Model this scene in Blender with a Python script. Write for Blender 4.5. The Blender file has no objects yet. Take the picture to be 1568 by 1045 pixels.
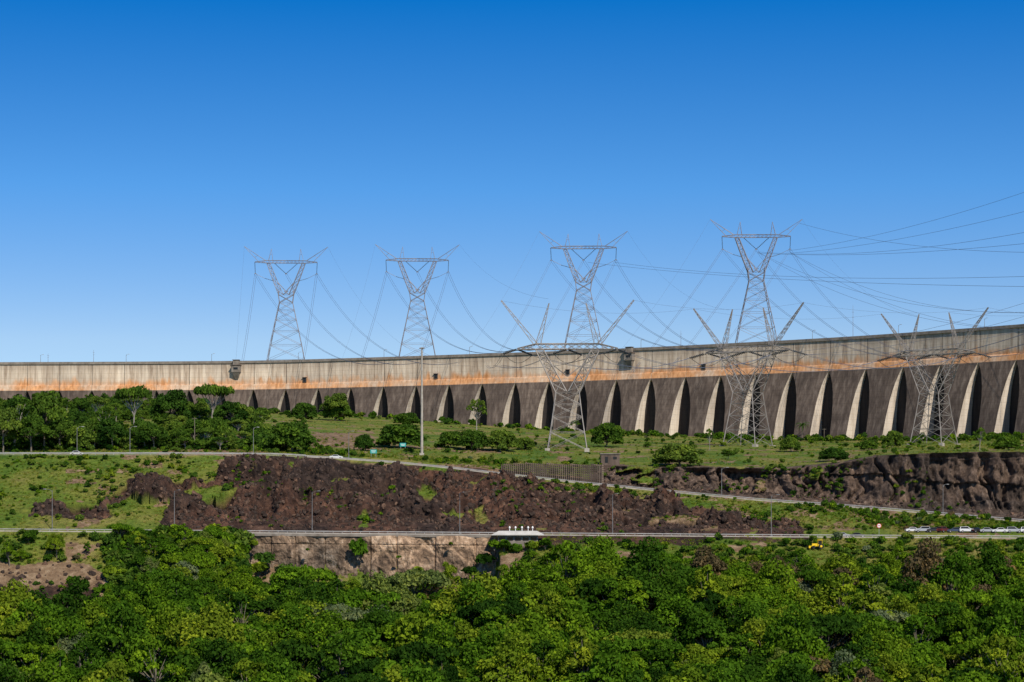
import bpy, math, random
import numpy as np
from mathutils import Vector, Matrix
random.seed(7); rng=np.random.default_rng(7)
F=3536.0; YH=790.0; CX=784.0; CZ=65.0
D=bpy.data; scene=bpy.context.scene
def P(px,py,Y): return ((px-CX)*Y/F, Y, (YH-py)*Y/F+CZ)
# ------------------------------------------------------------ noise
def _h(ix,iy,iz,s):
    n=(ix.astype(np.int64)*374761393+iy.astype(np.int64)*668265263+iz.astype(np.int64)*1440662683+s*974634777)&0xffffffff
    n=((n^(n>>13))*1274126177)&0xffffffff
    n=(n^(n>>16))&0xffffffff
    return n/4294967295.0
def vn(x,y,z,s=0):
    x=np.asarray(x,float);y=np.asarray(y,float)+0*x;z=np.asarray(z,float)+0*x
    ix=np.floor(x);iy=np.floor(y);iz=np.floor(z)
    fx=x-ix;fy=y-iy;fz=z-iz
    fx=fx*fx*(3-2*fx);fy=fy*fy*(3-2*fy);fz=fz*fz*(3-2*fz)
    r=0
    for a in (0,1):
        for b in (0,1):
            for c in (0,1):
                w=(fx if a else 1-fx)*(fy if b else 1-fy)*(fz if c else 1-fz)
                r=r+w*_h(ix+a,iy+b,iz+c,s)
    return r*2-1
def fbm(x,y,z,o=4,s=0):
    r=0;a=1;t=0
    for i in range(o):
        f=2.03**i
        r=r+a*vn(x*f,y*f,z*f,s+i*17);t+=a;a*=.5
    return r/t
# ------------------------------------------------------------ materials
def newmat(name):
    m=D.materials.new(name);m.use_nodes=True
    nt=m.node_tree;b=nt.nodes['Principled BSDF']
    b.inputs['Roughness'].default_value=.85
    b.inputs['Specular IOR Level'].default_value=.2
    return m,nt,b
def ramp(nt,fac,stops):
    r=nt.nodes.new('ShaderNodeValToRGB')
    e=r.color_ramp.elements
    while len(e)<len(stops): e.new(.5)
    for i,(p,c) in enumerate(stops):
        e[i].position=p;e[i].color=(*c,1)
    if fac is not None: nt.links.new(fac,r.inputs[0])
    return r.outputs[0]
def noise(nt,scale,detail=5,vec=(1,1,1),rough=.55,dist=0,coord='Object'):
    tc=nt.nodes.new('ShaderNodeTexCoord');mp=nt.nodes.new('ShaderNodeMapping')
    mp.inputs['Scale'].default_value=vec
    nt.links.new(tc.outputs[coord],mp.inputs[0])
    n=nt.nodes.new('ShaderNodeTexNoise');n.inputs['Scale'].default_value=scale
    n.inputs['Detail'].default_value=detail;n.inputs['Roughness'].default_value=rough;n.inputs['Distortion'].default_value=dist
    nt.links.new(mp.outputs[0],n.inputs['Vector'])
    return n.outputs[0]
def mix(nt,f,a,b,mode='MIX'):
    m=nt.nodes.new('ShaderNodeMix');m.data_type='RGBA';m.blend_type=mode
    for s,v in ((m.inputs[0],f),(m.inputs[6],a),(m.inputs[7],b)):
        if hasattr(v,'is_output'): nt.links.new(v,s)
        elif isinstance(v,tuple): s.default_value=(*v,1)
        else: s.default_value=v
    return m.outputs[2]
def math_(nt,op,a,b=None):
    m=nt.nodes.new('ShaderNodeMath');m.operation=op
    for s,v in ((m.inputs[0],a),(m.inputs[1],b)):
        if v is None: continue
        if hasattr(v,'is_output'): nt.links.new(v,s)
        else: s.default_value=v
    return m.outputs[0]
def bump(nt,b,h,dist=.3,strength=1):
    n=nt.nodes.new('ShaderNodeBump');n.inputs['Distance'].default_value=dist;n.inputs['Strength'].default_value=strength
    nt.links.new(h,n.inputs['Height']);nt.links.new(n.outputs[0],b.inputs['Normal'])
def simple(name,c1,c2,scale=1.,rough=.8,metal=0,vec=(1,1,1)):
    m,nt,b=newmat(name)
    col=ramp(nt,noise(nt,scale,6,vec),[(.3,c1),(.7,c2)])
    nt.links.new(col,b.inputs['Base Color']);b.inputs['Roughness'].default_value=rough;b.inputs['Metallic'].default_value=metal
    return m
M_steel=simple('galvanised_steel',(.17,.165,.19),(.27,.26,.29),.3,.6,.2)
M_steel_d=simple('weathered_steel',(.19,.17,.16),(.33,.30,.28),.3,.65,.2)
M_wire=simple('conductor_aluminium',(.09,.11,.17),(.14,.16,.22),.3,.6,.1)
M_ins=simple('insulator_glass',(.035,.04,.045),(.06,.06,.06),.8,.35)
M_asph=simple('asphalt',(.045,.045,.045),(.065,.06,.058),2,.9)
M_barrier=simple('barrier_concrete',(.28,.25,.21),(.44,.40,.35),.6,.85)
M_rail=simple('guardrail_zinc',(.30,.295,.285),(.46,.45,.44),.6,.5,.2)
M_pole=simple('lamp_pole_steel',(.15,.15,.15),(.24,.235,.23),.6,.6,.2)
M_white=simple('white_paint',(.7,.7,.68),(.8,.8,.78),.5,.5)
M_roof=simple('pale_roof_sheet',(.42,.40,.37),(.58,.56,.52),.5,.6)
M_glass=simple('dark_glass',(.01,.012,.015),(.02,.022,.025),.5,.1)
M_black=simple('black_rubber',(.015,.015,.015),(.03,.03,.03),2,.8)
M_bark=simple('bark',(.10,.08,.06),(.22,.19,.15),2,.9,0,(1,1,.3))
M_barkw=simple('pale_bark',(.22,.20,.17),(.36,.33,.29),2,.9,0,(1,1,.3))
def paint(name,c): 
    m,nt,b=newmat(name);col=ramp(nt,noise(nt,3,3),[(.3,tuple(x*.9 for x in c)),(.7,c)]);nt.links.new(col,b.inputs['Base Color'])
    b.inputs['Roughness'].default_value=.3;b.inputs['Coat Weight'].default_value=.5;return m
def leafmat(name,stops,tr=.3,patch=.5):
    m,nt,b=newmat(name);nt.nodes.remove(b)
    oi=nt.nodes.new('ShaderNodeObjectInfo')
    pn=nt.nodes.new('ShaderNodeTexNoise');pn.inputs['Scale'].default_value=.045;pn.inputs['Detail'].default_value=3
    nt.links.new(oi.outputs['Location'],pn.inputs['Vector'])
    pf=math_(nt,'MULTIPLY',math_(nt,'SUBTRACT',pn.outputs[0],.5),1.6)
    fac=math_(nt,'ADD',math_(nt,'MULTIPLY',oi.outputs['Random'],.96),math_(nt,'MULTIPLY',pf,patch))
    base=ramp(nt,fac,stops)
    at=nt.nodes.new('ShaderNodeAttribute');at.attribute_name='tint'
    v=ramp(nt,at.outputs['Fac'],[(0,(.42,.48,.45)),(.5,(.92,.92,.92)),(1,(1.75,1.5,1.1))])
    col=mix(nt,1.0,base,v,'MULTIPLY')
    d=nt.nodes.new('ShaderNodeBsdfDiffuse');t=nt.nodes.new('ShaderNodeBsdfTranslucent')
    nt.links.new(col,d.inputs[0])
    tcol=mix(nt,1.0,col,(1.05,1.15,.4),'MULTIPLY');nt.links.new(tcol,t.inputs[0])
    mx=nt.nodes.new('ShaderNodeMixShader');mx.inputs[0].default_value=tr
    nt.links.new(d.outputs[0],mx.inputs[1]);nt.links.new(t.outputs[0],mx.inputs[2])
    nt.links.new(mx.outputs[0],nt.nodes['Material Output'].inputs[0])
    return m
M_leaf=leafmat('forest_leaves',[(0,(.022,.058,.008)),(.20,(.045,.105,.010)),(.45,(.078,.165,.011)),(.68,(.115,.205,.012)),(.88,(.165,.225,.018)),(.94,(.13,.17,.06)),(.985,(.15,.19,.12)),(.99,(.13,.10,.05)),(1,(.14,.105,.055))],.28,.5)
M_leafd=leafmat('ridge_leaves',[(0,(.036,.085,.014)),(.5,(.070,.135,.018)),(1,(.115,.175,.030))])
M_grassb=leafmat('grass_blades',[(0,(.09,.16,.016)),(.4,(.15,.205,.022)),(.7,(.22,.225,.042)),(1,(.33,.27,.11))])
# ------------------------------------------------------------ mesh builder
class MB:
    def __init__(s): s.v=[];s.f=[];s.m=[];s.t=[]
    def add(s,vs,fs,mi=0,tint=.5):
        o=len(s.v);s.v+= [tuple(map(float,p)) for p in vs]
        for f in fs: s.f.append(tuple(o+i for i in f));s.m.append(mi)
        s.t+=[tint]*len(vs)
    def box(s,c,d,mi=0,rz=0,tint=.5):
        cx,cy,cz=c;x,y,z=d[0]/2,d[1]/2,d[2]/2
        cs,sn=math.cos(rz),math.sin(rz)
        vs=[]
        for a in (-x,x):
            for b in (-y,y):
                for e in (-z,z):
                    vs.append((cx+a*cs-b*sn,cy+a*sn+b*cs,cz+e))
        s.add(vs,[(0,1,3,2),(4,6,7,5),(0,4,5,1),(2,3,7,6),(0,2,6,4),(1,5,7,3)],mi,tint)
    def tube(s,p,q,r1,r2=None,n=6,mi=0,caps=True):
        r2=r1 if r2 is None else r2
        p=Vector(p);q=Vector(q);d=q-p
        if d.length<1e-6:return
        z=d.normalized();a=z.orthogonal().normalized();b=z.cross(a)
        vs=[]
        for c,r in((p,r1),(q,r2)):
            for i in range(n):
                t=2*math.pi*i/n+.4;vs.append(c+a*(r*math.cos(t))+b*(r*math.sin(t)))
        fs=[(i,(i+1)%n,n+(i+1)%n,n+i) for i in range(n)]
        if caps: fs+=[tuple(range(n-1,-1,-1)),tuple(range(n,2*n))]
        s.add(vs,fs,mi)
    def strut(s,p,q,r,mi=0): s.tube(p,q,r,r,4,mi,False)
    def path(s,pts,r1,r2,n=6,mi=0):
        k=len(pts)-1
        for i in range(k):
            s.tube(pts[i],pts[i+1],r1+(r2-r1)*i/k,r1+(r2-r1)*(i+1)/k,n,mi)
    def mesh(s,name,mats,smooth=False):
        me=D.meshes.new(name);me.from_pydata(s.v,[],s.f)
        for m in mats: me.materials.append(m)
        me.polygons.foreach_set('material_index',s.m)
        a=me.attributes.new('tint','FLOAT','POINT');a.data.foreach_set('value',s.t)
        if smooth: me.polygons.foreach_set('use_smooth',[True]*len(s.f))
        me.update();return me
    def obj(s,name,mats,loc=(0,0,0),rz=0,smooth=False):
        return place(name,s.mesh(name,mats,smooth),loc,rz)
def place(name,me,loc=(0,0,0),rz=0,sc=1):
    o=D.objects.new(name,me);o.location=loc;o.rotation_euler=(0,0,rz)
    o.scale=sc if hasattr(sc,'__len__') else (sc,sc,sc)
    scene.collection.objects.link(o);return o
# ------------------------------------------------------------ dam curve
_dx=np.array([-900,-300,0,200,400,530,700,900,1100,1300,1568,1800,2300.])
_dy=np.array([1262,1256,1252,1248,1240,1221,1193,1160,1119,1074,1003,935,780.])
_g=np.arange(-1400,2800,5.);_gy=np.interp(_g,_dx,_dy)
_k=np.hanning(41);_k/=_k.sum();_gy=np.convolve(np.pad(_gy,20,mode='edge'),_k,'valid')
def damY(px): return np.interp(px,_g,_gy)
# ------------------------------------------------------------ terrain control rows
def I(*p):
    xs=[a for a,b in p];ys=[b for a,b in p]
    return lambda px:np.interp(px,xs,ys)
def fromPy(py,Y): return lambda px:(YH-py(px))*Y(px)/F+CZ
def C(v): return lambda px:np.asarray(px,float)*0+v
rows=[]
def row(Y,py=None,Z=None,n=10,amp=0.): rows.append((Y,Z if Z else fromPy(py,Y),n,amp))
row(C(-4000),Z=C(0),n=1);row(C(60),Z=C(0),n=2);row(C(380),Z=C(2),n=6)
row(C(480),py=C(1165),n=30,amp=1)
row(C(560),py=I((0,1010),(200,1015),(1568,1015)),n=30,amp=1)
row(C(637),py=I((0,960),(180,955),(300,915),(380,930),(760,930),(830,905),(1568,905)),n=50,amp=1)
row(I((378,668),(384,674),(758,674),(766,668)),py=I((0,850),(378,852),(384,898),(600,896),(757,894),(766,850),(1000,845),(1568,845)),n=14,amp=.5)
roadpy=I((0,814),(400,817),(800,820),(1200,823),(1568,825))
row(C(680),py=roadpy,n=3,amp=0)
roadZ=fromPy(roadpy,C(680))
up_py=I((-400,697),(0,697),(300,697),(420,698),(500,702),(600,709),(700,719),(800,731),(900,742),(1000,752),(1160,767),(1300,777),(1420,787),(1568,800),(1700,806))
upY=I((0,765),(500,762),(1000,745),(1300,728),(1568,714),(1700,710))
upZ=fromPy(up_py,upY)
def padZ(Yq,h):
    def f(px):
        px=np.asarray(px,float)
        lin=roadZ(px)+(upZ(px)-roadZ(px))*(Yq-691)/(upY(px)-691)
        return np.where(px>1375,roadZ(px)+h,lin)
    return f
row(C(691),Z=roadZ,n=4,amp=.5)
row(C(693.5),Z=padZ(693.5,1.45),n=6,amp=.0)
row(C(701),Z=padZ(701,1.5),n=120,amp=2.2)
row(upY,py=up_py,n=3,amp=0)
upY2=lambda px:upY(px)+9
row(upY2,Z=upZ,n=3,amp=0)
cfY=lambda px:upY(px)+13
row(cfY,py=I((0,693),(400,694),(600,702),(800,724),(900,736),(1000,748),(1200,762),(1300,770),(1400,778),(1568,792),(1700,800)),n=80,amp=1.6)
ctY=lambda px:upY(px)+np.interp(px,[0,900,1000,1300,1400,1600],[50,40,24,24,20,24])
row(ctY,py=I((0,684),(200,682),(400,684),(600,694),(800,708),(900,712),(1000,716),(1100,716),(1200,718),(1280,711),(1350,698),(1400,694),(1568,691)),n=40,amp=.8)
row(I((0,860),(800,860),(1200,900),(1568,930)),py=I((0,655),(200,650),(400,662),(600,678),(800,683),(1000,685),(1200,684),(1400,685),(1568,684)),n=40,amp=.8)
dfY=lambda px:damY(px)-24
row(dfY,py=I((0,620),(200,618),(400,632),(600,642),(700,650),(850,660),(1000,668),(1200,675),(1400,675),(1568,670)),n=4,amp=0)
row(lambda px:damY(px)+3,py=I((0,618),(200,616),(400,630),(600,640),(700,648),(850,658),(1000,665),(1200,672),(1400,672),(1568,664)),n=3)
row(lambda px:damY(px)+40,Z=C(CZ+66),n=4)
row(C(1700),Z=C(CZ+66),n=4);row(C(16000),Z=C(CZ+70),n=1)
def ground(px,Y):
    ys=np.array([float(r[0](px)) for r in rows]);zs=np.array([float(r[1](px)) for r in rows])
    return float(np.interp(Y,ys,zs))
def gz(X,Y): return ground(CX+F*X/Y,Y)
def findY(px,py,Y0=765,Y1=1230):
    for Y in np.arange(Y0,min(Y1,float(damY(px))-16),2.5):
        z=ground(px,Y)
        if YH-(z-CZ)*F/Y<=py: return float(Y)
    return float(min(Y1,float(damY(px))-16))
cols=np.concatenate([[-20000,-9000,-5000,-3000],np.arange(-1800,-100,25),np.arange(-100,1670,1.6),np.arange(1675,3400,25),[5000,7000,11000,20000]]).astype(float)
LX=[];LY=[];LZ=[];LA=[]
for k in range(len(rows)-1):
    Y0=rows[k][0](cols);Y1=rows[k+1][0](cols);Z0=rows[k][1](cols);Z1=rows[k+1][1](cols)
    n=rows[k][2]
    for j in range(n):
        t=j/n
        LY.append(Y0+(Y1-Y0)*t);LZ.append(Z0+(Z1-Z0)*t)
        LA.append(np.full(len(cols),rows[k][3]*min(1,math.sin(math.pi*t)*2.5)))
LY.append(rows[-1][0](cols));LZ.append(rows[-1][1](cols));LA.append(0*cols)
TY=np.array(LY);TZ=np.array(LZ);TA=np.array(LA);PXg=np.tile(cols,(len(LY),1))
TX=(PXg-CX)/F*np.maximum(TY,450)
PYg=np.where(TY>300,YH-(TZ-CZ)*F/np.maximum(TY,300),2000)
def inpoly(x,y,poly):
    c=np.zeros(x.shape,bool);n=len(poly);j=n-1
    for i in range(n):
        xi,yi=poly[i];xj,yj=poly[j]
        if yi!=yj:
            c^=((yi>y)!=(yj>y))&(x<(xj-xi)*(y-yi)/(yj-yi)+xi)
        j=i
    return c
def masks(X,Y,Z,px,py):
    w1=fbm(X*.06,Y*.06,Z*.06,5,3)*26;w2=fbm(X*.08,Y*.08,Z*.1,5,9)*16
    x=px+w1;y=py+w2
    rk=inpoly(x,y,[(225,832),(270,785),(310,745),(352,698),(500,700),(600,709),(720,723),(860,742),(900,756),(960,763),(1030,771),(1060,782),(1110,788),(1230,800),(1240,832)])
    rk|=inpoly(x,y,[(172,772),(185,742),(290,732),(340,738),(290,765),(250,775)])
    rk|=inpoly(x,y,[(60,772),(175,768),(180,785),(120,795),(50,790)])
    rk|=inpoly(x,y,[(-60,905),(40,895),(130,900),(165,925),(80,940),(-60,925)])
    n=fbm(X*.11,Y*.11,Z*.11,4,21)
    rk&=~((n>.42)&(py<900))
    rk&=(Y<778)
    cl=inpoly(px+w1*.2,py+w2*.25,[(905,710),(1040,714),(1100,714),(1200,716),(1290,709),(1340,697),(1600,690),(3400,690),(3400,830),(1568,800),(1440,787),(1300,774),(1200,766),(1000,752),(905,745)])&(Y>upY2(px)-1)&(Y<860)
    cl&=~((n>.42)&(px<1340))
    so=inpoly(x,y,[(240,700),(240,665),(300,652),(400,655),(412,700)])|inpoly(x,y,[(480,690),(470,660),(560,662),(600,690)])
    so|=inpoly(x,y,[(-60,970),(-60,866),(60,860),(180,878),(190,950),(80,968)])
    so|=(n>.18)&(py<812)&(py>740)&(px>850)&(Y<790)
    so|=(n<-.28)&(Y<870)&(py<900)&(px>100)
    so|=(n<-.40)&(Y>860)
    return rk,cl,so
rk,cl,so=masks(TX,TY,TZ,PXg,PYg)
a=TA.copy()
r1=.6-np.abs(fbm(TX*.075,TY*.04,TZ*.05,5,31))*2.8
gul=fbm(TX*.17,TY*.03,TZ*.03,4,71)
r2=fbm(TX*.5,TY*.5,TZ*.5,4,41)
disp=np.where(rk,r1*1.9+gul*2.9+r2*1.2,fbm(TX*.05,TY*.05,TZ*.05,5,51)*.9+r2*.15)
colm=np.abs(vn(TX*.33+fbm(TX*.1,TY*.1,TZ*.1,2,5)*2,TY*.05,TZ*.02,62))
cliffd=fbm(TX*.10,TY*.05,TZ*.03,4,61)*3.2-(1-colm)**3*3.2+fbm(TX*.8,TY*.4,TZ*.25,4,81)*1.8+np.sign(vn(TX*.02,0*TX,TZ*.22,66))*.5
disp=np.where(cl,cliffd,disp)
TZ=TZ+np.where(cl,disp*.1,disp*.75)*a
TY=TY-np.where(cl,disp*1.0,disp*.5*(a>1))*a
nr,nc=TX.shape
verts=np.stack([TX,TY,TZ],-1).reshape(-1,3)
idx=np.arange(nr*nc).reshape(nr,nc)
q=np.stack([idx[:-1,:-1],idx[:-1,1:],idx[1:,1:],idx[1:,:-1]],-1).reshape(-1,4)
me=D.meshes.new('ground_terrain')
me.vertices.add(len(verts));me.vertices.foreach_set('co',verts.ravel())
me.loops.add(q.size);me.loops.foreach_set('vertex_index',q.ravel().astype(np.int32))
me.polygons.add(len(q));me.polygons.foreach_set('loop_start',np.arange(0,q.size,4,dtype=np.int32));me.polygons.foreach_set('loop_total',np.full(len(q),4,dtype=np.int32))
me.update(calc_edges=True);me.validate()
ca=me.attributes.new('mask','FLOAT_COLOR','POINT')
colr=np.stack([rk,cl,so,np.ones_like(rk)],-1).astype(np.float32).ravel();ca.data.foreach_set('color',colr)
m,nt,b=newmat('terrain_grass_rock')
at=nt.nodes.new('ShaderNodeAttribute');at.attribute_name='mask'
sp=nt.nodes.new('ShaderNodeSeparateColor');nt.links.new(at.outputs['Color'],sp.inputs[0])
g1=ramp(nt,noise(nt,.045,6),[(.32,(.075,.145,.014)),(.45,(.13,.19,.022)),(.55,(.20,.21,.038)),(.68,(.28,.225,.08))])
g2=ramp(nt,noise(nt,.6,7,rough=.7),[(.3,(.4,.45,.4)),(.55,(1,1,1)),(.75,(1.35,1.3,1.15))])
gr=mix(nt,1.,g1,g2,'MULTIPLY')
s1=ramp(nt,noise(nt,.35,8,rough=.65),[(.3,(.10,.062,.038)),(.5,(.24,.155,.09)),(.7,(.40,.29,.185))])
r_=ramp(nt,noise(nt,.22,10,rough=.75),[(.34,(.014,.0095,.008)),(.47,(.038,.025,.020)),(.57,(.078,.051,.039)),(.73,(.20,.14,.10))])
r_=mix(nt,1.,r_,ramp(nt,noise(nt,.03,4),[(.38,(.75,.75,.78)),(.62,(1.7,1.3,1.1))]),'MULTIPLY')
c_=ramp(nt,noise(nt,.5,9,(1,1,.10),.7,.4),[(.32,(.022,.017,.015)),(.45,(.078,.059,.049)),(.57,(.15,.116,.096)),(.73,(.36,.295,.245))])
c_=mix(nt,1.,c_,ramp(nt,noise(nt,.07,6,(1,1,1.5)),[(.38,(.55,.53,.53)),(.6,(1.25,1.1,.98))]),'MULTIPLY')
col=mix(nt,sp.outputs[2],gr,s1);col=mix(nt,sp.outputs[0],col,r_);col=mix(nt,sp.outputs[1],col,c_)
nt.links.new(col,b.inputs['Base Color']);b.inputs['Roughness'].default_value=.95
bump(nt,b,noise(nt,1.0,9,rough=.75),1.0,1)
me.materials.append(m);place('ground_terrain',me)
# ------------------------------------------------------------ dam
def dammat(name,stops,orange=0,dark=0,zc=CZ+82):
    m,nt,b=newmat(name)
    st=noise(nt,.55,8,(1,1,.08),.68,.2)
    col=ramp(nt,st,stops)
    lg=ramp(nt,noise(nt,.035,5),[(.3,(.70,.67,.65)),(.65,(1.12,1.06,1.0))])
    col=mix(nt,1.,col,lg,'MULTIPLY')
    tc=nt.nodes.new('ShaderNodeTexCoord');sx=nt.nodes.new('ShaderNodeSeparateXYZ');nt.links.new(tc.outputs['Object'],sx.inputs[0])
    h=math_(nt,'SUBTRACT',zc,sx.outputs[2])
    fr=math_(nt,'FRACT',math_(nt,'MULTIPLY',h,1/2.5))
    ln=ramp(nt,fr,[(0,(.60,.58,.56)),(.14,(1,1,1)),(1,(1,1,1))])
    col=mix(nt,.5,col,mix(nt,1.,col,ln,'MULTIPLY'))
    if orange:
        hn=math_(nt,'ADD',h,math_(nt,'MULTIPLY',math_(nt,'SUBTRACT',noise(nt,.35,6,(1,1,.15)),.5),11.))
        f=ramp(nt,math_(nt,'DIVIDE',hn,20.),[(.40,(0,0,0)),(.53,(1,1,1)),(.74,(1,1,1)),(.86,(0,0,0))])
        of=math_(nt,'MULTIPLY',f,ramp(nt,noise(nt,.06,6,rough=.65),[(.36,(.25,.25,.25)),(.54,(1,1,1))]))
        col=mix(nt,math_(nt,'MULTIPLY',of,orange),col,ramp(nt,noise(nt,.8,5,(1,1,.2)),[(.35,(.42,.18,.065)),(.65,(.72,.36,.165))]))
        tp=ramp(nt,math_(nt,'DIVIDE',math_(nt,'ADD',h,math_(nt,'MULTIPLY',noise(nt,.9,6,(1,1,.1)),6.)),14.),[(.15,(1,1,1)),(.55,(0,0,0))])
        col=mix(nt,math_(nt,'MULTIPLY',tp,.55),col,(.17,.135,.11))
    nt.links.new(col,b.inputs['Base Color']);b.inputs['Roughness'].default_value=.92
    bump(nt,b,noise(nt,.8,7),.15,.6)
    return m
M_dw=dammat('dam_wall_concrete',[(.32,(.28,.215,.165)),(.45,(.52,.43,.34)),(.62,(.72,.63,.52))],.95)
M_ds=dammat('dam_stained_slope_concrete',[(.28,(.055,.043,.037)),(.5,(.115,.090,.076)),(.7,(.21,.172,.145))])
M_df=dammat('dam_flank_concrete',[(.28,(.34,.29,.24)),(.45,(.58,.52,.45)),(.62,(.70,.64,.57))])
M_dd=dammat('dam_shaded_recess_concrete',[(.3,(.022,.020,.022)),(.7,(.05,.045,.044))])  # shadow between the buttresses painted into the recess and joint colour
M_dc=simple('crest_parapet_concrete',(.15,.125,.105),(.27,.235,.20),.5,.9)
jl=[1215.]
while jl[0]>-900: jl.insert(0,jl[0]-float(np.interp(jl[0],[400,700,1000,1215],[49.6,50.3,52.6,55])))
while jl[-1]<2250: jl.append(jl[-1]+float(np.interp(jl[-1],[1215,1560],[56.5,58.5])))
ZC=CZ+82
J=[Vector(((x-CX)*float(damY(x))/F,float(damY(x)),0)) for x in jl]
dm=MB()
hs=[0,11.3,14.3,15,16,18,21,25,30,37,46,56,66]
def dfun(h): return 0 if h<=11.3 else .27*(h-11.3)+.5
def mfun(h): return .12 if h<=14.3 else .12+5.5*(1-math.exp(-(h-14.3)/10))
for a_,b_ in zip(J[:-1],J[1:]):
    t=(b_-a_);L=t.length;t.normalize();n=Vector((t.y,-t.x,0))
    if n.y>0:n=-n
    def pt(s,d,h): 
        p=a_+t*s+n*d;return (p.x,p.y,ZC-h)
    dm.add([pt(.12,0,0),pt(L-.12,0,0),pt(L-.12,0,11.3),pt(.12,0,11.3)],[(0,1,2,3)],0)
    dm.add([pt(.12,0,11.3),pt(L-.12,0,11.3),pt(L-.12,.5,11.6),pt(.12,.5,11.6)],[(0,1,2,3)],0)
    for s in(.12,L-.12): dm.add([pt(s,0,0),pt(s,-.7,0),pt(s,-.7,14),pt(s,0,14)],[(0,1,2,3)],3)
    prev=None
    for k in range(1,len(hs)):
        h=hs[k] if k>1 else 11.6;mm=mfun(h);d=dfun(h);ml=mm*1.15 if h>14.3 else mm
        cur=(pt(ml,d,h),pt(L-mm,d,h),pt(L-mm,-.7,h),pt(ml,-.7,h))
        if prev:
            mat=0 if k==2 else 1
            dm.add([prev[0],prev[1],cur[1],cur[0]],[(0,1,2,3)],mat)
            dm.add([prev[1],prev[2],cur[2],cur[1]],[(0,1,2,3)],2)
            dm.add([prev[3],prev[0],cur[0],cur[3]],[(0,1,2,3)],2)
        prev=cur
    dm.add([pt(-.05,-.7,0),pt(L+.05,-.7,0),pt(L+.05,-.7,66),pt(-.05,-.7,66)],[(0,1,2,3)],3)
    def pbox(s0,s1,d0,d1,h0,h1,mi):
        vs=[pt(s,d,h) for s in(s0,s1) for d in(d0,d1) for h in(h0,h1)]
        dm.add(vs,[(0,1,3,2),(4,6,7,5),(0,4,5,1),(2,3,7,6),(0,2,6,4),(1,5,7,3)],mi)
    pbox(.05,L-.05,-.6,.55,-1.0,.15,4)
    pbox(.05,L-.05,-.3,.25,-1.25,-1.0,4)
    dm.add([pt(0,-.6,-.2),pt(L,-.6,-.2),pt(L,-14,-.2),pt(0,-14,-.2)],[(0,1,2,3)],4)
    dm.add([pt(0,-14,-.2),pt(L,-14,-.2),pt(L,-14,40),pt(0,-14,40)],[(0,1,2,3)],0)
dm.obj('concrete_dam',[M_dw,M_ds,M_df,M_dd,M_dc])
def damp(px,d,h):
    i=max(0,min(len(jl)-2,int(np.searchsorted(jl,px))-1));a_,b_=J[i],J[i+1]
    u=(px-jl[i])/(jl[i+1]-jl[i]);t=(b_-a_).normalized();n=Vector((t.y,-t.x,0));n=-n if n.y>0 else n
    p=a_.lerp(b_,u)+n*d;return Vector((p.x,p.y,ZC-h)),math.atan2(t.y,t.x)
for px in(363,966):
    g=MB();g.box((0,-1.4,-3.2),(4.6,2.8,3.6),0);g.box((0,-1.5,-1.2),(5.2,3.4,.35),1);g.box((0,-1.4,0.2),(3.2,2.2,2.4),0);g.box((0,-1.4,1.6),(3.8,2.8,.3),1)
    g.add([(-2,-.02,-5),(2,-.02,-5),(2,-2.7,-5),(-2,-2.7,-5),(-.8,-.02,-8.5),(.8,-.02,-8.5),(.8,-.7,-8.5),(-.8,-.7,-8.5)],[(0,1,5,4),(1,2,6,5),(2,3,7,6),(3,0,4,7),(4,5,6,7)],0)
    g.box((0,-2.83,-3),(2.4,.05,1.2),2)
    p,r=damp(px,0,0);g.obj('dam_service_cabin',[M_dc,M_ds,M_glass],p,r)
for px in(467,668,870,1078,):
    g=MB();g.box((0,-.25,0),(2.0,.5,2.6),1);g.box((0,-.52,0),(1.5,.05,2.1),0);g.box((0,-.5,1.4),(2.5,1,.2),1)
    p,r=damp(px+ (0),0.0,11.3-1.6);g.obj('dam_gallery_door',[M_glass,M_ds],p,r)
def lamp(h=12,arm=2.0,double=False):
    g=MB();g.tube((0,0,-.5),(0,0,h),.13,.07,8);g.box((0,0,.15),(.6,.6,.3))
    for s in ((1,-1) if double else (1,)):
        g.path([(0,0,h-.6),(s*arm*.4,0,h+.15),(s*arm,0,h+.3)],.07,.05,6)
        g.box((s*(arm+.35),0,h+.28),(.9,.32,.16),1)
    return g.mesh('street_lamp',[M_pole,M_rail])
crl=lamp(5,1)
for px in np.arange(60,1560,131.0):
    p,r=damp(px,-3,-.2);place('crest_street_lamp',crl,p,r)
for px,h in((140,8),(1035,9),(1297,16),(70,6)):
    g=MB();g.tube((0,0,0),(0,0,h),.12,.05,6);g.box((0,0,h*.8),(1.2,.1,.1));g.box((0,0,h*.65),(.9,.1,.1));g.box((0,0,.2),(1,1,.4))
    p,r=damp(px,-5,-.2);g.obj('antenna_mast',[M_steel],p,r)
# ------------------------------------------------------------ pylons
def lattice(g,B,T,n,rm,rb,ring=True):
    B=[Vector(p) for p in B];T=[Vector(p) for p in T]
    for i in range(4): g.strut(B[i],T[i],rm)
    fr=[0]
    hb=sum((B[i]-B[(i+1)%4]).length for i in range(4));ht=sum((T[i]-T[(i+1)%4]).length for i in range(4))
    r=(max(ht,.3)/max(hb,.3))**(1/n) if n>0 else 1
    w=[r**i for i in range(n)];s=sum(w);ac=0
    for x in w: ac+=x/s;fr.append(ac)
    for k in range(n):
        a=[B[i].lerp(T[i],fr[k]) for i in range(4)];c=[B[i].lerp(T[i],fr[k+1]) for i in range(4)]
        for i in range(4):
            j=(i+1)%4
            g.strut(a[i],c[j],rb);g.strut(a[j],c[i],rb)
            if ring: g.strut(c[i],c[j],rb)
def sq(z,w,d=None,x=0,y=0):
    d=w if d is None else d
    return [(x-w,y-d,z),(x+w,y-d,z),(x+w,y+d,z),(x-w,y+d,z)]
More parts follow.
